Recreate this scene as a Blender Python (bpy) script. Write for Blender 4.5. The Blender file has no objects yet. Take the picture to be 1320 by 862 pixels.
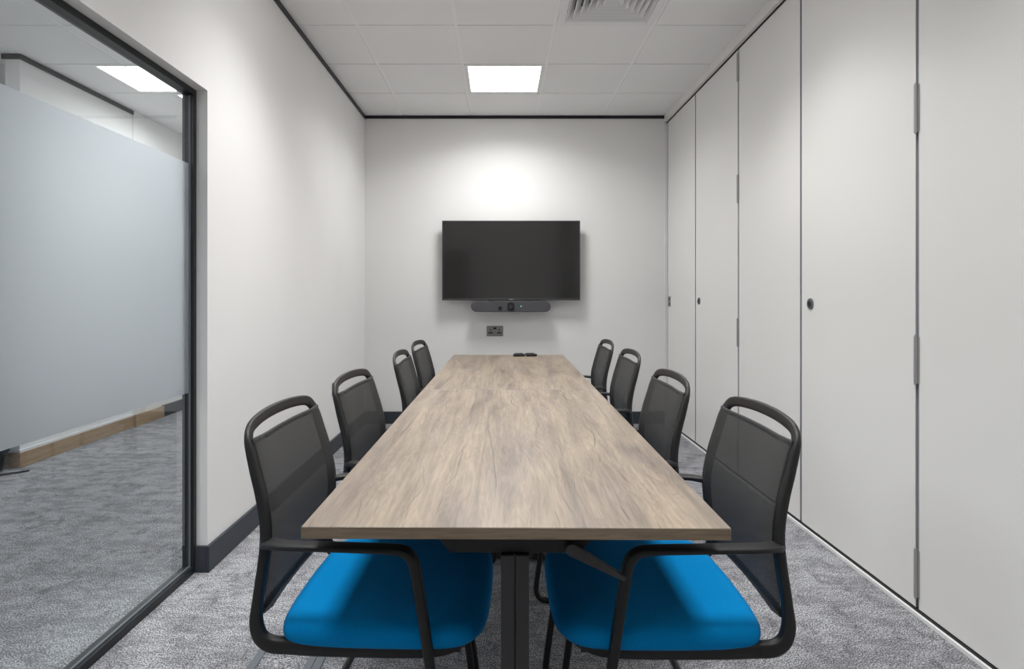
import bpy, bmesh, math, random
from mathutils import Vector, Matrix
random.seed(7)
S = bpy.context.scene
COL = S.collection
PI = math.pi

# ------------------------------------------------------------------ nodes
def mat(name, col=(.8,.8,.8), rough=.5, metal=0., spec=.5):
    m = bpy.data.materials.new(name); m.use_nodes = True
    b = m.node_tree.nodes['Principled BSDF']
    b.inputs['Base Color'].default_value = (*col, 1)
    b.inputs['Roughness'].default_value = rough
    b.inputs['Metallic'].default_value = metal
    b.inputs['Specular IOR Level'].default_value = spec
    return m

class N:
    def __init__(s, m): s.m = m; s.t = m.node_tree; s.b = s.t.nodes.get('Principled BSDF')
    def new(s, typ, **kw):
        n = s.t.nodes.new(typ)
        for k, v in kw.items():
            if k.startswith('i_'):
                n.inputs[k[2:].replace('_', ' ')].default_value = v
            else: setattr(n, k, v)
        return n
    def link(s, a, b): s.t.links.new(a, b)
    def coord(s, which='Object', scale=(1,1,1), loc=None):
        if which == 'Position': c = s.new('ShaderNodeNewGeometry').outputs['Position']
        else: c = s.new('ShaderNodeTexCoord').outputs[which]
        mp = s.new('ShaderNodeMapping'); mp.inputs['Scale'].default_value = scale
        s.link(c, mp.inputs['Vector'])
        if loc is not None: s.link(loc, mp.inputs['Location'])
        return mp.outputs['Vector']
    def noise(s, vec, scale, detail=2, rough=.5, dist=0.):
        n = s.new('ShaderNodeTexNoise'); n.inputs['Scale'].default_value = scale
        n.inputs['Detail'].default_value = detail; n.inputs['Roughness'].default_value = rough
        n.inputs['Distortion'].default_value = dist
        s.link(vec, n.inputs['Vector']); return n.outputs['Fac']
    def ramp(s, fac, stops, interp='LINEAR'):
        r = s.new('ShaderNodeValToRGB'); r.color_ramp.interpolation = interp
        e = r.color_ramp.elements
        while len(e) < len(stops): e.new(.5)
        for el, (p, c) in zip(e, stops):
            el.position = p
            el.color = (*c, 1) if hasattr(c, '__len__') else (c, c, c, 1)
        s.link(fac, r.inputs['Fac']); return r.outputs['Color']
    def mix(s, fac, a, b, mode='MIX'):
        n = s.new('ShaderNodeMix', data_type='RGBA', blend_type=mode)
        for sock, v in ((n.inputs[0], fac), (n.inputs[6], a), (n.inputs[7], b)):
            if hasattr(v, 'links'): s.link(v, sock)
            else: sock.default_value = (*v, 1) if hasattr(v, '__len__') else v
        return n.outputs[2]
    def math(s, op, a, b=0.):
        n = s.new('ShaderNodeMath', operation=op)
        for i, v in enumerate((a, b)):
            if hasattr(v, 'links'): s.link(v, n.inputs[i])
            else: n.inputs[i].default_value = v
        return n.outputs[0]
    def bump(s, h, strength=.2, dist=.002):
        n = s.new('ShaderNodeBump'); n.inputs['Strength'].default_value = strength
        n.inputs['Distance'].default_value = dist
        s.link(h, n.inputs['Height']); s.link(n.outputs['Normal'], s.b.inputs['Normal'])

def paint(name, col, rough=.6, amt=.02, bump=.05, spec=.3):
    m = mat(name, col, rough, 0, spec); n = N(m)
    v = n.coord('Position')
    f = n.noise(v, 1.3, 3)
    c = n.ramp(f, [(.3, [x*(1-amt) for x in col]), (.7, [min(1, x*(1+amt)) for x in col])])
    n.link(c, n.b.inputs['Base Color'])
    n.bump(n.noise(v, 260, 2), bump, .0006)
    return m

def plastic(name, col, rough=.42, spec=.4, tex=900):
    m = mat(name, col, rough, 0, spec); n = N(m)
    v = n.coord('Object'); n.bump(n.noise(v, tex, 1), .12, .0003)
    return m

M = {}
M['wall'] = paint('wall_paint', (.80,.795,.785), .65)
M['rwall'] = paint('partition_laminate', (.79,.785,.765), .36, .01, .02, .35)
M['tile'] = paint('ceiling_tile', (.84,.84,.835), .9, .02, .3, .1)
M['tbar'] = paint('ceiling_grid', (.88,.88,.88), .5, .0, 0)
M['trim'] = paint('dark_trim', (.018,.02,.024), .4, 0, 0)
M['base'] = paint('baseboard_paint', (.040,.047,.058), .45, .03, .02)
M['frame'] = plastic('black_frame', (.012,.014,.017), .35)
M['black'] = plastic('black_plastic', (.0145,.0143,.0152), .45)
M['rubber'] = plastic('dark_seal', (.02,.021,.023), .7)
M['alu'] = mat('aluminium', (.62,.64,.68), .35, .75)
M['hinge'] = mat('hinge_steel', (.46,.46,.46), .36, .6)
M['dark_metal'] = plastic('dark_grey_metal', (.048,.046,.048), .42)
M['tv'] = plastic('tv_bezel', (.015,.015,.017), .3)
M['greyplastic'] = plastic('grey_plastic', (.12,.135,.155), .4)
M['white'] = paint('white_enamel', (.78,.78,.78), .4, 0, 0)
M['socket'] = mat('socket_metal', (.27,.265,.25), .38, .4)
M['bar'] = plastic('soundbar_fabric', (.085,.085,.093), .8, .2, 1500)

def carpet():
    m = mat('carpet', (.3,.3,.32), .95, 0, .05); n = N(m)
    p = n.coord('Position')
    fine = n.noise(n.coord('Position', (1, .8, 1)), 230, 2, .75)
    st = n.noise(n.coord('Position', (6, 14, 1)), 1., 8, .80, .25)
    sm = n.ramp(st, [(.46, 0), (.56, 1)])
    sb = n.noise(n.coord('Position', (15, 8, 1)), 1., 8, .84, .3)
    sm2 = n.ramp(sb, [(.53, 0), (.61, 1)])
    f2 = n.math('SUBTRACT', fine, n.math('MULTIPLY', sm, .028))
    f2 = n.math('SUBTRACT', f2, n.math('MULTIPLY', sm2, .048))
    fl = n.ramp(f2, [(.37, (.04,.041,.050)), (.45, (.21,.213,.228)), (.53, (.40,.404,.42)), (.63, (.70,.705,.73))])
    c = fl
    bl = n.noise(p, .9, 3)
    blm = n.ramp(bl, [(.3, .82), (.7, 1.1)])
    c = n.mix(n.math('MULTIPLY', sm, .36), fl, (.15,.15,.165))
    c = n.mix(n.math('MULTIPLY', sm2, .36), c, (.12,.12,.135))
    c = n.mix(1., c, blm, 'MULTIPLY')
    n.link(c, n.b.inputs['Base Color'])
    n.bump(fine, .8, .004)
    return m
M['carpet'] = carpet()

def wood_top():
    m = mat('oak_laminate', (.5,.42,.34), .36, 0, .45); n = N(m)
    oi = n.new('ShaderNodeObjectInfo')
    off = n.new('ShaderNodeCombineXYZ'); n.link(n.math('MULTIPLY', oi.outputs['Random'], 9.), off.inputs[0])
    n.link(n.math('MULTIPLY', oi.outputs['Random'], 5.), off.inputs[1])
    L = off.outputs[0]
    broad = n.noise(n.coord('Object', (12, 1.35, 4), L), 1., 5, .65, .3)
    c = n.ramp(broad, [(.30, (.150,.121,.099)), (.42, (.232,.187,.146)), (.54, (.295,.239,.182)), (.70, (.36,.288,.211))])
    hue = n.noise(n.coord('Object', (6, 1.3, 2), L), 1.3, 4, .6, .3)
    hm = n.ramp(hue, [(.40, 0), (.66, 1)])
    c = n.mix(n.math('MULTIPLY', hm, .38), c, (.24,.203,.183))
    g = n.noise(n.coord('Object', (105, 4.2, 60), L), 1., 5, .72, .2)
    gm = n.ramp(g, [(.32, .76), (.68, 1.15)])
    c = n.mix(1., c, gm, 'MULTIPLY')
    rg = n.noise(n.coord('Object', (24, 2.2, 10), L), 1., 3, .6, 1.0)   # wavy rings
    wv = n.math('PINGPONG', n.math('MULTIPLY', rg, 8.), .5)
    c = n.mix(1., c, n.ramp(wv, [(0, .88), (.5, 1.05)]), 'MULTIPLY')
    # fine drying cracks: thin contours of long stretched noise, kept only in short patches
    def crack(k, wob, wid, lo, hi, seed):
        # near-parallel lines along the boards, wandering a little, never crossing
        v = n.coord('Object', (1, 1, 1), L)
        sx = n.new('ShaderNodeSeparateXYZ'); n.link(v, sx.inputs[0])
        w = n.noise(n.coord('Object', (3.6+seed*.4, 1.3+.2*seed, 1+seed), L), 1., 2, .45)
        w2 = n.noise(n.coord('Object', (50, 26, 1+seed), L), 1., 2)
        ph = n.math('ADD', n.math('MULTIPLY', sx.outputs[0], k), n.math('ADD', n.math('MULTIPLY', w, wob), n.math('MULTIPLY', w2, .05)))
        d = n.math('ABSOLUTE', n.math('SUBTRACT', n.math('FRACT', ph), .5))
        line = n.ramp(d, [(0, 1), (wid, 0)])
        msk = n.ramp(n.noise(n.coord('Object', (9+seed, 3.6+.5*seed, 2+seed), L), 1., 2), [(lo, 0), (hi, 1)])
        return n.mix(1., line, msk, 'MULTIPLY')
    c = n.mix(n.math('MULTIPLY', crack(10, 1.9, .016, .52, .59, 0), .92), c, (.045,.038,.035))
    c = n.mix(n.math('MULTIPLY', crack(17, 2.4, .026, .51, .59, 3), .68), c, (.08,.067,.06))
    c = n.mix(n.math('MULTIPLY', crack(12, 2.6, .030, .52, .64, 6), .38), c, (.14,.115,.10))
    sp = n.noise(n.coord('Object', (26, 14, 10), L), 1., 3, .6, 1.)
    c = n.mix(n.math('MULTIPLY', n.ramp(sp, [(.64, 0), (.74, 1)]), .35), c, (.17,.14,.12))
    n.link(c, n.b.inputs['Base Color'])
    n.link(n.ramp(g, [(.3, .33), (.7, .44)]), n.b.inputs['Roughness'])
    n.bump(g, .12, .0005)
    return m
M['oak'] = wood_top()

def wood_simple(name, dark, light, sc):
    m = mat(name, light, .45, 0, .4); n = N(m)
    g = n.noise(n.coord('Object', sc), 1., 5, .65, .8)
    n.link(n.ramp(g, [(.3, dark), (.7, light)]), n.b.inputs['Base Color'])
    n.bump(g, .1, .0005)
    return m
M['edge'] = wood_simple('oak_edge_band', (.17,.125,.083), (.29,.22,.15), (9, 9, 130))
M['skirt_oak'] = wood_simple('oak_skirting', (.30,.20,.12), (.47,.34,.215), (40, 3, 60))
M['door_brown'] = wood_simple('brown_door', (.035,.022,.014), (.06,.038,.024), (20, 20, 1.5))

def fabric():
    m = mat('blue_upholstery', (0,.16,.38), .95, 0, .05); n = N(m)
    v = n.coord('Object')
    w = n.noise(v, 700, 2, .7)
    c = n.ramp(w, [(.3, (.000,.19,.48)), (.7, (.001,.27,.64))])
    n.link(c, n.b.inputs['Base Color']); n.bump(w, .35, .0012)
    n.b.inputs['Sheen Weight'].default_value = .03
    return m
M['blue'] = fabric()

def chair_mesh():
    m = mat('black_mesh', (.055,.055,.058), .75, 0, .25); n = N(m)
    v = n.coord('Object', (1,1,1))
    w = n.noise(v, 900, 1)
    n.link(n.ramp(w, [(.3, .024), (.7, .060)]), n.b.inputs['Base Color'])
    t = n.new('ShaderNodeBsdfTransparent'); mx = n.new('ShaderNodeMixShader'); mx.inputs[0].default_value = .25
    n.link(n.b.outputs[0], mx.inputs[1]); n.link(t.outputs[0], mx.inputs[2])
    n.link(mx.outputs[0], m.node_tree.nodes['Material Output'].inputs[0])
    return m
M['mesh'] = chair_mesh()
M['hem'] = plastic('hem_fabric', (.05,.05,.053), .75, .2)

def glass():
    m = mat('clear_glass'); n = N(m)
    lw = n.new('ShaderNodeLayerWeight'); lw.inputs['Blend'].default_value = .5
    f = n.math('POWER', lw.outputs['Facing'], 3.2)
    f = n.math('ADD', n.math('MULTIPLY', f, .75), .05)
    geo = n.new('ShaderNodeNewGeometry')
    f = n.math('MULTIPLY', f, n.math('SUBTRACT', 1., geo.outputs['Backfacing']))
    g = n.new('ShaderNodeBsdfGlossy'); g.inputs['Roughness'].default_value = 0.0; g.inputs['Color'].default_value = (.95,.97,.97,1)
    t = n.new('ShaderNodeBsdfTransparent'); t.inputs['Color'].default_value = (.945,.965,.965,1)
    mx = n.new('ShaderNodeMixShader'); n.link(f, mx.inputs[0]); n.link(t.outputs[0], mx.inputs[1]); n.link(g.outputs[0], mx.inputs[2])
    n.link(mx.outputs[0], m.node_tree.nodes['Material Output'].inputs[0]); n.t.nodes.remove(n.b)
    return m
M['glass'] = glass()

def frost():
    m = mat('frosted_film'); n = N(m)
    t = n.new('ShaderNodeBsdfTranslucent'); t.inputs['Color'].default_value = (.84,.885,.92,1)
    d = n.new('ShaderNodeBsdfDiffuse'); d.inputs['Color'].default_value = (.62,.645,.67,1)
    g = n.new('ShaderNodeBsdfGlass'); g.inputs['Roughness'].default_value = .32; g.inputs['IOR'].default_value = 1.3
    g.inputs['Color'].default_value = (.95,.965,.985,1)
    a = n.new('ShaderNodeMixShader'); a.inputs[0].default_value = .35
    n.link(t.outputs[0], a.inputs[1]); n.link(d.outputs[0], a.inputs[2])
    b = n.new('ShaderNodeMixShader'); b.inputs[0].default_value = .86
    n.link(a.outputs[0], b.inputs[1]); n.link(g.outputs[0], b.inputs[2])
    n.link(b.outputs[0], m.node_tree.nodes['Material Output'].inputs[0]); n.t.nodes.remove(n.b)
    return m
M['frost'] = frost()

def emit(name, col, s):
    m = mat(name); n = N(m)
    e = n.new('ShaderNodeEmission'); e.inputs[0].default_value = (*col, 1); e.inputs[1].default_value = s
    n.link(e.outputs[0], m.node_tree.nodes['Material Output'].inputs[0]); n.t.nodes.remove(n.b)
    return m
M['panel'] = emit('light_diffuser', (1.,.995,.985), 3.)
M['panel_near'] = emit('light_diffuser_low', (1.,.995,.985), 1.6)
M['panel_far'] = emit('light_diffuser_corridor', (.98,.99,1.), 3.)
M['led'] = emit('status_led', (.1,.9,.75), 1.)
def screen():
    m = mat('tv_screen', (.026,.025,.025), .16, 0, .9); n = N(m)
    n.link(n.ramp(n.noise(n.coord('Object'), 3, 2), [(.3, .11), (.7, .14)]), n.b.inputs['Roughness'])
    return m
M['screen'] = screen()

# ------------------------------------------------------------------ mesh helpers
def obj(name, bm, m, parent=None, smooth=False, bevel=0., seg=2, loc=None):
    me = bpy.data.meshes.new(name)
    bmesh.ops.recalc_face_normals(bm, faces=bm.faces[:])
    bm.to_mesh(me); bm.free()
    ms = m if isinstance(m, (list, tuple)) else [m]
    for x in ms: me.materials.append(x)
    o = bpy.data.objects.new(name, me); COL.objects.link(o)
    if parent is not None: o.parent = parent
    if loc: o.location = loc
    if smooth:
        for p in me.polygons: p.use_smooth = True
    if bevel > 0:
        b = o.modifiers.new('bevel', 'BEVEL'); b.width = bevel; b.segments = seg; b.limit_method = 'ANGLE'
        b.harden_normals = False
    return o

def box(bm, x0, x1, y0, y1, z0, z1, mi=0):
    vs = [bm.verts.new((x, y, z)) for x in (x0, x1) for y in (y0, y1) for z in (z0, z1)]
    for f in ((0,1,3,2), (4,6,7,5), (0,4,5,1), (2,3,7,6), (0,2,6,4), (1,5,7,3)):
        bm.faces.new([vs[i] for i in f]).material_index = mi
    return bm

def BX(*a, mi=0): return box(bmesh.new(), *a, mi=mi)

def cyl(bm, c, axis, r, h, n=24, r2=None, mi=0):
    """capped cylinder centred at c along axis"""
    axis = Vector(axis).normalized(); q = axis.to_track_quat('Z', 'Y').to_matrix().to_4x4()
    mx = Matrix.Translation(Vector(c)) @ q
    res = bmesh.ops.create_cone(bm, cap_ends=True, segments=n, radius1=r, radius2=r if r2 is None else r2, depth=h, matrix=mx)
    for v in res['verts']:
        for f in v.link_faces: f.material_index = mi
    return bm

def prism(bm, pts2, fn, t0, t1, mi=0):
    a = [bm.verts.new(fn(p, t0)) for p in pts2]; b = [bm.verts.new(fn(p, t1)) for p in pts2]
    n = len(pts2)
    fs = [bm.faces.new(a), bm.faces.new(b[::-1])]
    for i in range(n): fs.append(bm.faces.new((a[i], a[(i+1)%n], b[(i+1)%n], b[i])))
    for f in fs: f.material_index = mi
    return bm

def rrect(w, h, r, n=6):
    pts = []
    for cx, cy, a0 in ((w/2-r, h/2-r, 0), (-w/2+r, h/2-r, 90), (-w/2+r, -h/2+r, 180), (w/2-r, -h/2+r, 270)):
        for i in range(n+1):
            a = math.radians(a0 + 90*i/n); pts.append((cx+r*math.cos(a), cy+r*math.sin(a)))
    return pts

def catmull(P, n):
    """P: list of tuples, resampled, n per span"""
    out = []
    for i in range(len(P)-1):
        p0 = P[max(i-1, 0)]; p1 = P[i]; p2 = P[i+1]; p3 = P[min(i+2, len(P)-1)]
        for k in range(n):
            t = k/n
            out.append(tuple(.5*((2*b)+(-a+c)*t+(2*a-5*b+4*c-d)*t*t+(-a+3*b-3*c+d)*t**3) for a, b, c, d in zip(p0, p1, p2, p3)))
    out.append(tuple(P[-1])); return out

def sweep(bm, P, side, per=5, nseg=16, pw=2.6, part=None):
    """P: (x,y,z,a,b): a = half size along side, b = half size along normal"""
    Q = catmull(P, per); rings = []
    side = Vector(side)
    for i, q in enumerate(Q):
        if part and not (part[0]*per <= i <= part[1]*per): continue
        p = Vector(q[:3])
        t = (Vector(Q[min(i+1, len(Q)-1)][:3]) - Vector(Q[max(i-1, 0)][:3])).normalized()
        s = (side - t*side.dot(t)).normalized(); nn = t.cross(s)
        r = []
        for k in range(nseg):
            an = 2*PI*k/nseg; c, d = math.cos(an), math.sin(an)
            u = math.copysign(abs(c)**(2/pw), c)*q[3]; v = math.copysign(abs(d)**(2/pw), d)*q[4]
            r.append(bm.verts.new(p + s*u + nn*v))
        rings.append(r)
    for a, b in zip(rings, rings[1:]):
        for k in range(nseg): bm.faces.new((a[k], a[(k+1)%nseg], b[(k+1)%nseg], b[k]))
    for rg in (rings[0][::-1], rings[-1]): bm.faces.new([bm.verts.new(v.co) for v in rg])
    return bm

def thing(name, label, cat, loc=(0,0,0), rz=0., group=None):
    o = bpy.data.objects.new(name, None); COL.objects.link(o); o.empty_display_size = .1
    o.location = loc; o.rotation_euler = (0, 0, rz); o['label'] = label; o['category'] = cat
    if group: o['group'] = group
    return o

def struct(name, bm, m, parent=None, **k):
    o = obj(name, bm, m, parent, **k)
    if parent is None: o['kind'] = 'structure'
    return o

def copy_tree(root, loc, rz, label):
    r = root.copy(); COL.objects.link(r); r.location = loc; r.rotation_euler = (0, 0, rz); r['label'] = label
    for ch in list(root.children):
        c = ch.copy(); COL.objects.link(c); c.parent = r
        for g in ch.children:
            d = g.copy(); COL.objects.link(d); d.parent = c
    return r

# ------------------------------------------------------------------ dimensions
XL, XR = -1.235, 1.52          # left wall face, right panel face
YB, YN = 5.367, -1.5           # far wall, wall behind the camera
H = 2.805
GY = 2.486                     # end of glazed opening
GY0 = -.75
GTOP = 2.026
CXL = -5.0                     # corridor extent
CYF = 7.6

# ------------------------------------------------------------------ shell
bm = BX(CXL-.1, 1.75, YN-.1, CYF+.1, -.12, 0)
struct('floor', bm, M['carpet'])

# ceiling: grid of lay-in tiles hanging a little below the bars
lights = [(-.27, 4.17), (-.87, 2.37), (.33, 2.37), (-.87, .57), (.33, .57), (-2.67, 4.77), (-3.87, 1.77), (-3.27, -1.23)]  # last two are unseen lights added on the corridor side
vent = (.33, 2.97)
bm = BX(CXL-.1, 1.75, YN-.1, CYF+.1, H+.06, H+.12, mi=1)
gx = [-.27 + .6*i for i in range(-8, 4)]; gy = [YB - .6*j + .0 for j in range(-4, 12)]
gy = [4.77 + .6*j for j in range(-11, 6)]
skip = [(round(a, 2), round(b, 2)) for a, b in lights + [vent]]
def clipbox(x0, x1, y0, y1, z0, z1, mi):
    # keep the ceiling pieces out of the walls
    x0 = max(x0, CXL); x1 = min(x1, 1.49); y0 = max(y0, YN); y1 = min(y1, CYF)
    if x1-x0 < .004 or y1-y0 < .004: return
    if x0 > XL-.001:
        y1 = min(y1, YB)
        if y1-y0 < .004: return
    box(bm, x0, x1, y0, y1, z0, z1, mi)
for x in gx:
    for (a, b) in ((YN, CYF),):
        if XL-.02 < x < 1.49: b = YB
        clipbox(x-.012, x+.012, a, b, H, H+.03, 1)
for y in gy:
    clipbox(CXL, XL-.09, y-.012, y+.012, H+.0006, H+.03, 1)
    if y < YB: clipbox(XL, 1.49, y-.012, y+.012, H+.0006, H+.03, 1)
for i in range(len(gx)):
    for j in range(len(gy)-1):
        x0, y0 = gx[i], gy[j]
        if (round(x0, 2), round(y0, 2)) in skip: continue
        xa, xb, ya, yb = x0+.0105, x0+.5895, y0+.0085, y0+.5915
        if xa < XL < xb:
            clipbox(xa, XL-.09, ya, yb, H-.0045, H+.015, 0); clipbox(XL+.001, xb, ya, yb, H-.0045, H+.015, 0)
        elif ya < YB and xa > XL: clipbox(xa, xb, ya, min(yb, YB), H-.0045, H+.015, 0)
        elif xa < XL: clipbox(xa, xb, ya, yb, H-.0045, H+.015, 0)
for j in range(len(gy)-1):   # first column edge
    clipbox(CXL, gx[0]-.008, gy[j]+.008, gy[j]+.592, H-.0045, H+.015, 0)
struct('ceiling', bm, [M['tile'], M['tbar']])

# left wall (plasterboard) with a glazed opening
t = .10
bm = bmesh.new()
box(bm, XL-t, XL, GY, CYF, 0, H+.06)
box(bm, XL-t, XL, YN, GY0, 0, H+.06)
box(bm, XL-t, XL, GY0, GY, GTOP, H+.06)
struct('wall_left', bm, M['wall'])
struct('wall_far', BX(XL, 1.75, YB, YB+.1, 0, H+.06), M['wall'])
struct('wall_near', BX(CXL, 1.75, YN-.1, YN, 0, H+.06), M['wall'])
struct('wall_right', BX(1.585, 1.75, YN, YB, 0, H+.06), M['rubber'])
# corridor shell
struct('wall_corridor_end', BX(CXL, XL-t, CYF, CYF+.1, 0, H+.06), M['wall'])
struct('wall_corridor_side', BX(CXL-.1, CXL, YN, CYF, 0, H+.06), M['wall'])
bm = bmesh.new()
box(bm, -3.36, -3.26, 4.0, 5.22, 0, H-.006)
box(bm, -3.36, -3.25, 5.22, CYF, 0, H-.006)
struct('wall_corridor_inner', bm, M['wall'])

# dark shadow-gap trims at ceiling level
bm = BX(XL, XL+.010, YN, YB, 2.769, H-.006)
struct('trim_1', bm, M['trim'])
struct('trim_2', BX(XL+.010, 1.49, YB-.010, YB, 2.773, H-.006), M['trim'])
bm = BX(-3.26, -3.245, 3.985, 5.22, 2.765, H-.008); box(bm, -3.375, -3.26, 3.985, 4.0, 2.765, H-.008)
struct('trim_3', bm, M['trim'])
# baseboards
b = .014; bh = .110
bm = BX(XL, XL+b, GY-b, YB, 0, bh); box(bm, XL-.055, XL, GY-b, GY, 0, bh)
struct('baseboard_left', bm, M['base'], bevel=.002)
struct('baseboard_far', BX(XL+b, 1.49, YB-b, YB, 0, bh), M['base'], bevel=.002)
bm = BX(-3.26, -3.243, 3.985, 5.22, 0, .10); box(bm, -3.375, -3.26, 3.985, 4.0, 0, .10); box(bm, -3.25, -3.225, 5.22, 5.66, 0, .105)
struct('baseboard_corridor', bm, M['skirt_oak'], bevel=.002)
bm = BX(-3.26, -3.2455, 3.987, 5.22, .10, .116); box(bm, -3.373, -3.26, 3.987, 4.0, .10, .116)
struct('trim_4', bm, M['white'])
struct('baseboard_corridor_end', BX(-3.25, -3.235, 5.66, CYF, 0, .11), M['base'])

# ------------------------------------------------------------------ glazed screen
fx0, fx1 = XL-.094, XL-.046
bm = BX(fx0, fx1, GY-.024, GY, 0, GTOP)
box(bm, fx0, fx1, GY0, GY-.024, GTOP-.024, GTOP)
box(bm, fx0, fx1, GY0, GY-.024, 0, .030)
box(bm, fx0, fx1, GY0, GY0+.024, .03, GTOP-.034)
win = struct('window_1', bm, M['frame'], bevel=.0015)
gxp = XL-.070
obj('glass_pane', BX(gxp-.005, gxp+.005, GY0+.02, GY-.018, .022, GTOP-.026), M['glass'], win)
obj('glazing_bead', box(BX(gxp+.006, gxp+.012, GY0+.02, GY-.022, .028, .036), gxp+.006, gxp+.012, GY-.030, GY-.022, .036, GTOP-.03), M['greyplastic'], win)
ff = obj('frosted_film', BX(gxp+.0052, gxp+.0068, GY0+.024, GY-.024, .757, 1.712), M['frost'], win)
ff['label'] = 'frosted privacy band across the middle of the glass'

# ------------------------------------------------------------------ right wall: hinged full-height panels
edges = [5.352, 4.593, 3.763, 2.981, 2.149, 1.340, .55, -.25, -1.04, YN]
PT = 2.735
def lock_bm(y, z):
    bm = bmesh.new(); cyl(bm, (XR-.0015, y, z), (1,0,0), .027, .009, 32); return bm
for i in range(len(edges)-1):
    y1, y0 = edges[i]-.008, edges[i+1]+.008
    d = struct('door_%d' % (i+1), BX(XR, XR+.05, y0, y1, .022, PT-.002), M['rwall'], bevel=.0015)
    d['label'] = 'full-height white hinged door panel in the right-hand wall, %s from the far corner' % (
        ['first','second','third','fourth','fifth','sixth','seventh','eighth','ninth'][i])
    # slim aluminium edge strips
    e = obj('edge_strip', box(BX(XR-.0006, XR+.01, y0-.0008, y0+.0012, .022, PT-.002), XR-.0006, XR+.01, y1-.0012, y1+.0008, .022, PT-.002), M['alu'], d)
    e['label'] = 'thin metal edging of the panel'
    if i in (2, 4, 6):          # hinge column on the far edge of the panel
        for zc in (2.62, 1.843, .927, .150):
            hy = edges[i]
            bm = bmesh.new()
            for k in range(5):
                cyl(bm, (XR-.006, hy, zc-.0692+.0346*k), (0,0,1), .0066, .0338, 20)
            cyl(bm, (XR-.006, hy, zc), (0,0,1), .0062, .174, 20)
            cyl(bm, (XR-.006, hy, zc), (0,0,1), .0045, .184, 12)
            box(bm, XR-.0035, XR+.006, hy-.012, hy+.012, zc-.085, zc+.085)
            hb = obj('hinge', bm, M['hinge'], d)
    if i in (1, 3, 5):
        ly = edges[i] - .085 if i == 1 else edges[i] - .093
        lk = obj('lock', lock_bm(ly, 1.122), M['greyplastic'], d, bevel=.002)
        lk['label'] = 'round dark grey lock rosette'
        bm = bmesh.new(); cyl(bm, (XR-.007, ly, 1.122), (1,0,0), .0165, .004, 24)
        obj('lock_core', bm, M['dark_metal'], lk, bevel=.001)
        bm = bmesh.new(); cyl(bm, (XR-.0095, ly, 1.122), (1,0,0), .0075, .003, 16); box(bm, XR-.0115, XR-.009, ly-.0015, ly+.0015, 1.114, 1.130)
        obj('key_hole', bm, M['black'], lk)
    if i == 0:
        lp = obj('latch_plate', BX(XR-.004, XR+.004, 5.255, 5.338, 1.064, 1.160), M['hinge'], d, bevel=.001)
        bm = BX(XR-.007, XR-.003, 5.275, 5.300, 1.075, 1.105); box(bm, XR-.007, XR-.003, 5.275, 5.300, 1.118, 1.150)
        obj('latch_slot', bm, M['black'], lp)
struct('trim_5', BX(1.49, 1.585, YN, YB, 2.742, H+.02), M['rwall'], bevel=.0015)      # head rail
struct('trim_6', BX(1.515, 1.583, YN, YB, 2.7335, 2.7415), M['rubber'])                # dark head seal
struct('trim_7', BX(1.502, 1.512, YN, YB-.016, 0, .015), M['white'], bevel=.001)        # floor track
struct('trim_8', BX(1.512, 1.583, YN, YB-.001, 0, .018), M['rubber'])
struct('trim_9', BX(1.492, 1.583, YB-.0135, YB, 0, 2.727), M['white'])                 # end jamb

# wall behind the camera: brown door and dark pier that the screen reflects
dn = struct('door_10', BX(-1.20, -.62, YN, YN+.045, 0, 2.10), M['door_brown'], bevel=.002)
bm = bmesh.new(); cyl(bm, (-.70, YN+.085, 1.03), (1,0,0), .010, .13, 16); cyl(bm, (-.645, YN+.065, 1.03), (0,1,0), .009, .045, 16)
obj('door_handle', bm, M['alu'], dn)
struct('trim_10', BX(1.22, 1.495, YN, YN+.06, 0, H-.01), M['trim'])

# ------------------------------------------------------------------ ceiling fittings
LB = ['square white ceiling light panel near the far wall above the screen',
      'square ceiling light panel above the left row of chairs beside the glazed opening',
      'square ceiling light panel above the right row of chairs beside the white door panels',
      'ceiling light panel over the carpet left of the nearest table end',
      'ceiling light panel over the carpet right of the nearest table end',
      'square ceiling light panel beyond the glass at the far end of the corridor',
      'added unseen light panel brightening the frosted glass, left of the corridor wall',  # added out of view to brighten the frosted band from behind
      'added unseen light panel brightening the area beyond the glass, behind the viewpoint']  # added out of view to lift the light level beyond the glass
PW = [7.7, 5.0, 5.2, 4.9, 5.4, 11, 12, 14]; SP = [150, 104, 116, 114, 124, 170, 170, 170]
for k, (x, y) in enumerate(lights):
    l = thing('ceiling_light', LB[k], 'ceiling light', (x+.3, y+.3, H), 0, 'square light panels set in the tiled ceilings')
    bm = bmesh.new(); w = .288; q = .262
    for a in (-1, 1):
        box(bm, min(a*w, a*q), max(a*w, a*q), -w, w, -.007, .02)
        box(bm, -q, q, min(a*w, a*q), max(a*w, a*q), -.007, .02)
    obj('light_frame', bm, M['white'], l)
    obj('diffuser', BX(-q, q, -q, q, -.004, .004), M['panel'] if k < 1 else M['panel_near'] if k < 5 else M['panel_far'], l)
    la = bpy.data.lights.new('panel_lamp', 'AREA'); la.shape = 'SQUARE'; la.size = 2*q-.01
    la.energy = PW[k]; la.spread = math.radians(SP[k]); la.color = (1., .992, .985) if k < 5 else (.97, .985, 1.)
    lo_ = bpy.data.objects.new('panel_lamp', la); COL.objects.link(lo_); lo_.parent = l; lo_.location = (0, 0, -.0055)
v = thing('ceiling_vent', 'square four-way ceiling air diffuser with concentric louvres, set in the tiles', 'air vent', (vent[0]+.3, vent[1]+.3, H))
bm = bmesh.new(); w = .290; q = .245
for a in (-1, 1):
    box(bm, min(a*w, a*q), max(a*w, a*q), -w, w, -.012, .01)
    box(bm, -q, q, min(a*w, a*q), max(a*w, a*q), -.012, .01)
obj('vent_frame', bm, M['white'], v, bevel=.002)
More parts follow.
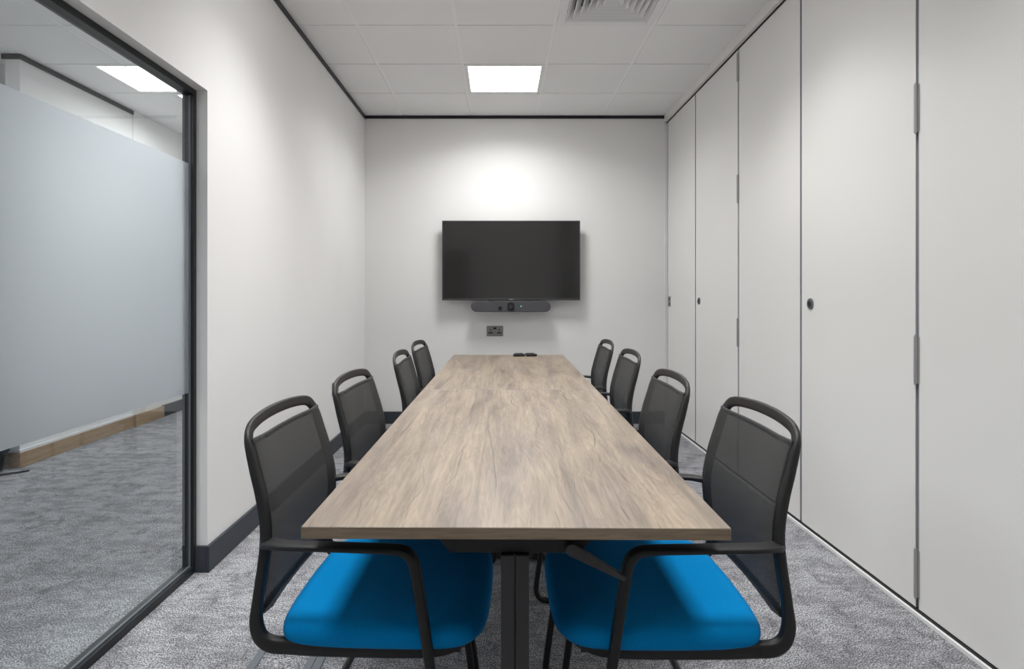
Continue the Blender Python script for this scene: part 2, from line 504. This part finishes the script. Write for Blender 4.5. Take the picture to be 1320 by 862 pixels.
for i in range(6):
    ro = .243 - .038*i; ri = ro - .042
    bm = bmesh.new()
    lo = [bm.verts.new((sx*ro, sy*ro, -.010)) for sx, sy in ((-1,-1),(1,-1),(1,1),(-1,1))]
    hi = [bm.verts.new((sx*ri, sy*ri, .038)) for sx, sy in ((-1,-1),(1,-1),(1,1),(-1,1))]
    lo2 = [bm.verts.new((sx*(ro-.003), sy*(ro-.003), -.010)) for sx, sy in ((-1,-1),(1,-1),(1,1),(-1,1))]
    hi2 = [bm.verts.new((sx*(ri-.003), sy*(ri-.003), .038)) for sx, sy in ((-1,-1),(1,-1),(1,1),(-1,1))]
    for k in range(4):
        n2 = (k+1) % 4
        bm.faces.new((lo[k], lo[n2], hi[n2], hi[k])); bm.faces.new((lo2[k], hi2[k], hi2[n2], lo2[n2]))
        bm.faces.new((lo[k], lo2[k], lo2[n2], lo[n2])); bm.faces.new((hi[k], hi[n2], hi2[n2], hi2[k]))
    obj('louvre', bm, M['white'], v)
obj('vent_box', BX(-.25, .25, -.25, .25, .045, .055), M['rubber'], v)

# ------------------------------------------------------------------ tables
def make_table():
    T = thing('meeting_table', '', 'table', (0,0,0), 0, 'meeting tables pushed end to end')
    L = 1.612
    W = .80
    z0, z1 = .706, .730
    bm = bmesh.new(); box(bm, -W/2, W/2, 0, L-.001, z0+.0008, z1, 0)
    for f in bm.faces:
        if abs(f.calc_center_median().z - z1) > 1e-4: f.material_index = 1
    obj('tabletop', bm, [M['oak'], M['edge']], T, bevel=.0012, seg=1)
    for yc, s in ((.085, 1), (L-.085, -1)):
        # top beam with bevelled ends
        bm = bmesh.new()
        prism(bm, [(-.158, .7065), (.158, .7065), (.158, .690), (.128, .654), (-.128, .654), (-.158, .690)], lambda p, t: (p[0], t, p[1]), yc-.02, yc+.035)
        obj('support_beam', bm, M['black'], T, bevel=.002)
        leg = bmesh.new()
        box(leg, -.0275, -.0012, yc-.035, yc+.035, .028, .655); box(leg, .0012, .0275, yc-.035, yc+.035, .028, .655)
        box(leg, -.0275, .0275, yc-.028, yc+.028, .028, .655)
        obj('leg', leg, M['dark_metal'], T, bevel=.0015)
        bm = bmesh.new()
        prism(bm, [(-.33, .004), (.33, .004), (.33, .016), (.05, .034), (-.05, .034), (-.33, .016)], lambda p, t: (p[0], t, p[1]), yc-.03, yc+.03)
        obj('foot', bm, M['dark_metal'], T, bevel=.003)
    bm = BX(-.18, -.15, .12, L-.12, .686, .7065); box(bm, .15, .18, .12, L-.12, .686, .7065)
    obj('side_rail', bm, M['black'], T, bevel=.001)
    # folding release lever hanging to the right under the near end
    bm = bmesh.new()
    p0 = Vector((.110, .050, .668)); p1 = Vector((.213, .050, .612))
    d = (p1-p0).normalized(); nn = Vector((-d.z, 0, d.x))
    out = []
    for a in range(9):
        an = PI/2 + PI*a/8; out.append(p0 + d*(.012*math.cos(an)) + nn*(.012*math.sin(an)))
    out += [p1 - nn*.0045, p1 + nn*.0045]
    A = [bm.verts.new(q + Vector((0, -.006, 0))) for q in out]; B = [bm.verts.new(q + Vector((0, .006, 0))) for q in out]
    bm.faces.new(A); bm.faces.new(B[::-1])
    for i in range(len(out)):
        j = (i+1) % len(out); bm.faces.new((A[i], A[j], B[j], B[i]))
    cyl(bm, (p0.x-.002, p0.y+.010, p0.z), (0,1,0), .006, .03, 12)
    obj('release_lever', bm, M['dark_metal'], T, bevel=.0015)
    bm = BX(.085, .175, .040, .0645, .690, .7065)
    obj('lever_bracket', bm, M['black'], T)
    return T
rz = math.radians(-.55)
T1 = make_table()
T1.location = (.028, 1.096, 0); T1.rotation_euler = (0, 0, rz)
T1['label'] = 'nearer greige oak-topped meeting table on a dark column leg, its end facing the viewer'
dx, dy = -math.sin(rz)*1.6135, math.cos(rz)*1.6135
T2 = copy_tree(T1, (.028+dx, 1.096+dy, 0), rz, 'farther greige oak-topped meeting table, the one nearest the wall screen')

# ------------------------------------------------------------------ chairs
def make_chair():
    C = thing('meeting_chair', '', 'chair', (0,0,0), 0, 'black mesh-backed chairs with blue seats around the table')
    # seat cushion
    bm = bmesh.new()
    plan = [(-.199,0),(-.1975,.07),(-.195,.13),(-.190,.175),(-.180,.207),(-.162,.224),(-.12,.231),(-.04,.233),(.06,.233),(.13,.231),(.175,.224),(.205,.208),(.224,.180),(.233,.14),(.237,.08),(.238,0)]
    plan = catmull([(x, y) for x, y in plan], 3)
    plan = plan + [(x, -y) for x, y in plan[-2:0:-1]]
    nA = len(plan)
    prof = [(0, .450), (.92, .450), (.968, .4515), (.990, .460), (.999, .470), (.996, .481), (.975, .4895), (.93, .495), (.85, .4985), (.65, .501), (.35, .5005), (0, .500)]
    rings = []
    for (r, z) in prof:
        if r == 0: rings.append([bm.verts.new((.02, 0, z))]); continue
        R = []
        for px, py in plan:
            x = .02 + (px-.02)*r; y = py*r
            zz = z - (.012*max(0, (x-.12)/.115)**2 if z > .46 else 0)
            R.append(bm.verts.new((x, y, zz)))
        rings.append(R)
    for a, b2 in zip(rings, rings[1:]):
        for k in range(nA):
            k2 = (k+1) % nA
            if len(a) == 1: bm.faces.new((a[0], b2[k2], b2[k]))
            elif len(b2) == 1: bm.faces.new((a[k], a[k2], b2[0]))
            else: bm.faces.new((a[k], a[k2], b2[k2], b2[k]))
    s = obj('seat', bm, M['blue'], C, smooth=True); s['label'] = 'bright blue upholstered seat cushion'
    # seat rails and pan
    bm = bmesh.new()
    for q in (-1, 1):
        sweep(bm, [(-.172, q*.214, .4475, .0115, .0158), (-.10, q*.215, .445, .0115, .0150), (.04, q*.213, .442, .0115, .0130), (.13, q*.203, .4385, .011, .012), (.178, q*.178, .438, .010, .010), (.196, q*.13, .438, .009, .009)], (0,1,0), 4, 12, 3.5)
    box(bm, -.175, .185, -.205, .205, .436, .4505)
    box(bm, .17, .205, -.15, .15, .431, .4505)
    obj('seat_frame', bm, M['black'], C)
    # back frame: one hoop from post over the handle rail to the other post + lower curves
    half = [(-.232, .1985, .765, .0095, .0135), (-.2425, .1965, .80, .0095, .0140), (-.253, .193, .838, .0090, .0140), (-.2615, .186, .861, .0070, .0135), (-.268, .166, .8780, .0062, .0130), (-.2735, .125, .8860, .0060, .0130), (-.279, .065, .8900, .0060, .0130), (-.281, 0, .8910, .0060, .0130)]
    P = [(x, -y, z, a, bb) for (x, y, z, a, bb) in half]
    P2 = [(x, y, z, a, bb) for (x, y, z, a, bb) in half[:-1]][::-1]
    bm = bmesh.new(); sweep(bm, P + P2, (1,0,0), 6, 16, 3.6)
    for q in (-1, 1):
        sweep(bm, [(-.2565, q*.1915, .848, .0130, .0080), (-.2425, q*.1965, .80, .0145, .0095), (-.2285, q*.200, .75, .0145, .0100), (-.2185, q*.204, .70, .0140, .0100), (-.2150, q*.209, .66, .0135, .0100), (-.2175, q*.213, .62, .0128, .0100), (-.2235, q*.2150, .575, .0122, .0100), (-.2295, q*.2155, .53, .0120, .0105), (-.2320, q*.2155, .495, .012, .0125), (-.2235, q*.2155, .466, .012, .0140), (-.202, q*.215, .4505, .012, .0155), (-.172, q*.214, .4475, .012, .0158)], (0,1,0), 5, 16, 3.6)
    # lower cross bar that holds the mesh
    sweep(bm, [(-.228, -.205, .512, .006, .007), (-.236, 0, .509, .006, .007), (-.228, .205, .512, .006, .007)], (1,0,0), 6, 10, 2.2)
    obj('back_frame', bm, M['black'], C, smooth=True)
    # mesh
    prof = [(.508, -.214), (.55, -.210), (.60, -.204), (.65, -.199), (.70, -.201), (.75, -.213), (.80, -.226), (.84, -.238), (.861, -.245)]
    prof = catmull(prof, 3)
    bm = bmesh.new(); nY = 14; G = []
    for (z, x) in prof:
        row = []
        for k in range(nY+1):
            y = -.2+.4*k/nY; w = .208 - .014*max(0, (z-.60)/.26)
            yy = y/.2*w
            bow = -.012*(1-(y/.2)**2)
            edge = -.009*max(0, (abs(y)-.17)/.03)**2
            row.append((x+bow+edge+.004, yy, z))
        G.append(row)
    for off in (0, -.0022):
        V = [[bm.verts.new((x+off, y, z)) for (x, y, z) in row] for row in G]
        for a, b2 in zip(V, V[1:]):
            for k in range(nY): bm.faces.new((a[k], a[k+1], b2[k+1], b2[k]))
        if off == 0: V0 = V
    for k in range(nY):
        bm.faces.new((V0[0][k], V0[0][k+1], V[0][k+1], V[0][k])); bm.faces.new((V0[-1][k], V0[-1][k+1], V[-1][k+1], V[-1][k]))
    for r in range(len(V)-1):
        bm.faces.new((V0[r][0], V0[r+1][0], V[r+1][0], V[r][0])); bm.faces.new((V0[r][-1], V0[r+1][-1], V[r+1][-1], V[r][-1]))
    back = obj('mesh_back', bm, M['mesh'], C, smooth=True)
    top = G[-1]
    bm = bmesh.new()
    sweep(bm, [(x-.001, y, z-.004, .0030, .0065) for (x, y, z) in top[::2]], (1,0,0), 2, 10, 3.)
    h = obj('hem', bm, M['hem'], back, smooth=True); h['label'] = 'stitched dark hem along the top of the mesh'
    # arms and legs
    for q in (-1, 1):
        AP = [(-.217, q*.211, .652, .0120, .0080), (-.200, q*.220, .6565, .0160, .0075), (-.16, q*.231, .6585, .0175, .0065), (-0.0510, q*.235, .6585, .0172, .0065), (0.0440, q*.235, .6565, .0165, .0070), (0.0750, q*.235, .652, .0158, .0085), (0.0910, q*.235, .638, .0150, .0100), (0.0985, q*.235, .615, .0142, .0108), (0.1035, q*.235, .585, .0135, .0106), (0.1170, q*.235, .500, .0122, .0103), (0.1390, q*.235, .34, .0108, .0098), (0.1620, q*.235, .170, .0098, .0094), (0.1745, q*.235, .080, .0094, .0094), (0.1760, q*.235, .044, .0094, .0094), (0.1630, q*.235, .019, .0094, .0094), (0.1340, q*.235, .0100, .0094, .0094), (.05, q*.235, .0098, .0092, .0092), (-.10, q*.235, .0098, .0092, .0092), (-.20, q*.235, .0098, .0092, .0092), (-.226, q*.225, .0098, .0092, .0092), (-.236, q*.20, .0098, .0092, .0092)]
        bm = bmesh.new(); sweep(bm, AP, (0,1,.0001), 5, 18, 3.6, (0, 9))
        obj('armrest', bm, M['black'], C, smooth=True)
        bm = bmesh.new(); sweep(bm, AP, (0,1,.0001), 5, 18, 3.6, (9, 30))
        obj('leg', bm, M['black'], C, smooth=True)
    bm = bmesh.new(); cyl(bm, (-.236, 0, .0098), (0,1,0), .0090, .42, 14)
    obj('floor_crossbar', bm, M['black'], C, smooth=False)
    return C
C0 = make_chair()
spots = [  # side, x of the top of the mesh, depth, turn (deg)
    (1, -.503, 1.420, 2.2, 'black mesh-backed chair with a blue seat, nearest on the left side of the table'),
    (-1, .594, 1.404, 0., 'black mesh-backed chair with a blue seat, nearest on the right side of the table'),
    (1, -.480, 1.995, 3.2, 'black mesh-backed chair, second from the viewer on the left side of the table'),
    (-1, .557, 1.995, 0., 'black mesh-backed chair, second from the viewer on the right side of the table'),
    (1, -.445, 2.766, 0., 'black mesh-backed chair, third from the viewer on the left side of the table'),
    (-1, .600, 2.810, 0., 'black mesh-backed chair, third from the viewer on the right side of the table'),
    (1, -.448, 3.385, 3.0, 'black mesh-backed chair, farthest on the left side of the table by the far wall'),
    (-1, .602, 3.447, 0., 'black mesh-backed chair, farthest on the right side of the table by the far wall')]
for i, (sd, x, y, rot, lab) in enumerate(spots):
    a = math.radians(-rot) if sd > 0 else PI + math.radians(rot)
    loc = (x + .245*math.cos(a), y + .245*math.sin(a), 0)
    if i == 0: C0.location = loc; C0.rotation_euler = (0, 0, a); C0['label'] = lab
    else: copy_tree(C0, loc, a, lab)

# ------------------------------------------------------------------ screen, conference bar, sockets, remote
TV = thing('television', 'large black flat television mounted on the far wall above the table', 'television', (.096, YB, 1.477))
W2, H2 = .6165, .3555
bm = BX(-W2, W2, -.100, -.072, -H2, H2)
obj('casing', bm, M['tv'], TV, bevel=.002)
bm = bmesh.new(); e = .009
for a in (-1, 1): box(bm, min(a*W2, a*(W2-e)), max(a*W2, a*(W2-e)), -.104, -.098, -H2, H2)
box(bm, -W2+e, W2-e, -.104, -.098, H2-e, H2); box(bm, -W2+e, W2-e, -.104, -.098, -H2, -H2+.016)
obj('bezel', bm, M['dark_metal'], TV, bevel=.001)
obj('screen', BX(-W2+e, W2-e, -.1015, -.0985, -H2+.016, H2-e), M['screen'], TV)
obj('badge', BX(-.018, .018, -.1052, -.1035, -H2+.005, -H2+.010), M['alu'], TV)
bm = BX(-.22, .22, -.072, -.03, -.2, .22); box(bm, -.12, .12, -.03, 0, -.15, .15)
obj('wall_mount', bm, M['rubber'], TV, bevel=.002)

SB = thing('conference_bar', 'long rounded dark grey conference soundbar fixed under the television', 'soundbar', (.094, YB, 1.067))
bm = bmesh.new(); prism(bm, rrect(.708, .094, .0465, 10), lambda p, t: (p[0], t, p[1]), -.145, -.065)
obj('body', bm, M['bar'], SB, bevel=.006, seg=3)
bm = bmesh.new(); prism(bm, rrect(.062, .086, .028, 8), lambda p, t: (p[0], t, p[1]-.003), -.152, -.144)
cm = obj('camera_housing', bm, M['black'], SB, bevel=.002)
bm = bmesh.new(); cyl(bm, (0, -.153, -.002), (0,1,0), .018, .005, 24)
obj('camera_lens', bm, M['screen'], cm)
bm = bmesh.new(); cyl(bm, (-.096, -.148, -.014), (0,1,0), .017, .010, 24)
obj('mode_button', bm, M['black'], SB, bevel=.002)
bm = bmesh.new(); cyl(bm, (.089, -.1455, .002), (0,1,0), .0038, .003, 12)
obj('status_light', bm, M['led'], SB)['label'] = 'small teal status light'
bm = BX(-.20, .20, -.115, -.085, .040, .053); box(bm, -.05, .05, -.085, 0, -.02, .03)
obj('mounting_bracket', bm, M['black'], SB, bevel=.002)

def socket(name, loc, rot, label, grp):
    T = thing(name, label, 'power socket', loc, rot, grp)
    bm = bmesh.new(); prism(bm, rrect(.150, .094, .006, 4), lambda p, t: (p[0], t, p[1]), -.009, -.0002)
    obj('face_plate', bm, M['socket'], T, bevel=.002)
    for q in (-1, 1):
        bm = BX(q*.040-.004, q*.040+.004, -.0098, -.0088, .000, .018); box(bm, q*.040-.020, q*.040-.004, -.0098, -.0088, -.022, -.010)
        box(bm, q*.040+.004, q*.040+.020, -.0098, -.0088, -.022, -.010)
        box(bm, q*.040-.004, q*.040+.004, -.0098, -.0088, -.020, -.012)
        obj('outlet', bm, M['black'], T)
    bm = BX(-.014, .014, -.0125, -.0088, .016, .034); obj('rocker_switch', bm, M['black'], T, bevel=.001)
    return T
socket('power_socket', (-.050, YB, .8415), 0, 'double metal wall socket on the far wall below the soundbar', 'double wall sockets')
socket('power_socket', (XL, 4.395, .475), PI/2, 'double metal wall socket on the left wall, low behind the chairs', 'double wall sockets')

R = thing('remote_control', 'small black remote control lying on the far end of the table', 'remote control', (.176, 4.205, .7305), math.radians(4))
bm = bmesh.new(); prism(bm, rrect(.168, .045, .010, 5), lambda p, t: (p[0], p[1], t), 0, .017)
obj('body', bm, M['black'], R, bevel=.004, seg=3)
bm = bmesh.new()
for cx in (-.045, .035): prism(bm, [(a+cx, b2) for a, b2 in rrect(.062, .034, .010, 5)], lambda p, t: (p[0], p[1], t), .0165, .023)
obj('button_pad', bm, M['tv'], R, bevel=.003, seg=2)
obj('indicator', BX(-.005, .005, -.0232, -.0222, .003, .008), M['alu'], R)

# floor outlet box under the nearest left chair
F = thing('floor_outlet_box', 'grey-framed floor outlet box with a carpeted lid, under the nearest left chair', 'floor box', (-.675, 1.865, 0))
bm = bmesh.new()
box(bm, -.115, -.088, -.15, .15, 0, .005); box(bm, .088, .115, -.15, .15, 0, .005)
box(bm, -.088, .088, -.15, -.125, 0, .005); box(bm, -.088, .088, .125, .15, 0, .005)
obj('box_frame', bm, M['greyplastic'], F, bevel=.001)
obj('lid_infill', BX(-.087, .060, -.124, .124, .0002, .003), M['carpet'], F)
obj('cable_flap', BX(.062, .087, -.105, .124, .0002, .0058), M['greyplastic'], F, bevel=.001)

# bag on the corridor floor
B = thing('rucksack', 'black rucksack slumped on the corridor floor beyond the glass', 'bag', (-3.36, 3.86, 0), math.radians(20))
bm = bmesh.new(); bmesh.ops.create_icosphere(bm, subdivisions=4, radius=1)
for vv in bm.verts:
    c = vv.co; z = c.z
    k = 1 - .25*max(0, z)
    w = .012*math.sin(7*c.x+3*c.z) + .01*math.sin(11*c.z+5*c.y)
    vv.co = Vector((math.copysign(abs(c.x)**.7, c.x)*(.11+w)*k, math.copysign(abs(c.y)**.7, c.y)*(.08+w)*k, .165 + math.copysign(abs(z)**.75, z)*.165))
bag = obj('bag_body', bm, M['rubber'], B, smooth=True)
bm = bmesh.new(); sweep(bm, [(.02, -.075, .29, .014, .003), (.07, -.12, .22, .014, .003), (.10, -.12, .10, .014, .003), (.09, -.10, .02, .014, .003), (.13, -.08, .006, .016, .003), (.24, -.04, .006, .016, .003)], (.3, 1, 0), 5, 8, 3)
obj('shoulder_strap', bm, M['rubber'], B, smooth=True)

# ------------------------------------------------------------------ camera, world
cam = bpy.data.cameras.new('camera'); co = bpy.data.objects.new('camera', cam); COL.objects.link(co)
co.location = (0, 0, 1.16); co.rotation_euler = (PI/2, 0, 0)
cam.sensor_fit = 'HORIZONTAL'; cam.sensor_width = 36; cam.lens = 760/1320*36
cam.shift_x = 15/1320; cam.shift_y = -49.6/1320; cam.clip_start = .02; cam.clip_end = 60
S.camera = co
w = bpy.data.worlds.new('world'); S.world = w; w.use_nodes = True
w.node_tree.nodes['Background'].inputs[0].default_value = (.75,.8,.9,1)
w.node_tree.nodes['Background'].inputs[1].default_value = .15
S.view_settings.view_transform = 'Standard'; S.view_settings.look = 'None'
S.view_settings.gamma = 1; S.view_settings.use_curve_mapping = False
S.view_settings.exposure = 1.31
S.cycles.max_bounces = 10; S.cycles.diffuse_bounces = 6; S.cycles.glossy_bounces = 5
S.cycles.transmission_bounces = 8; S.cycles.transparent_max_bounces = 16
S.cycles.sample_clamp_indirect = 6
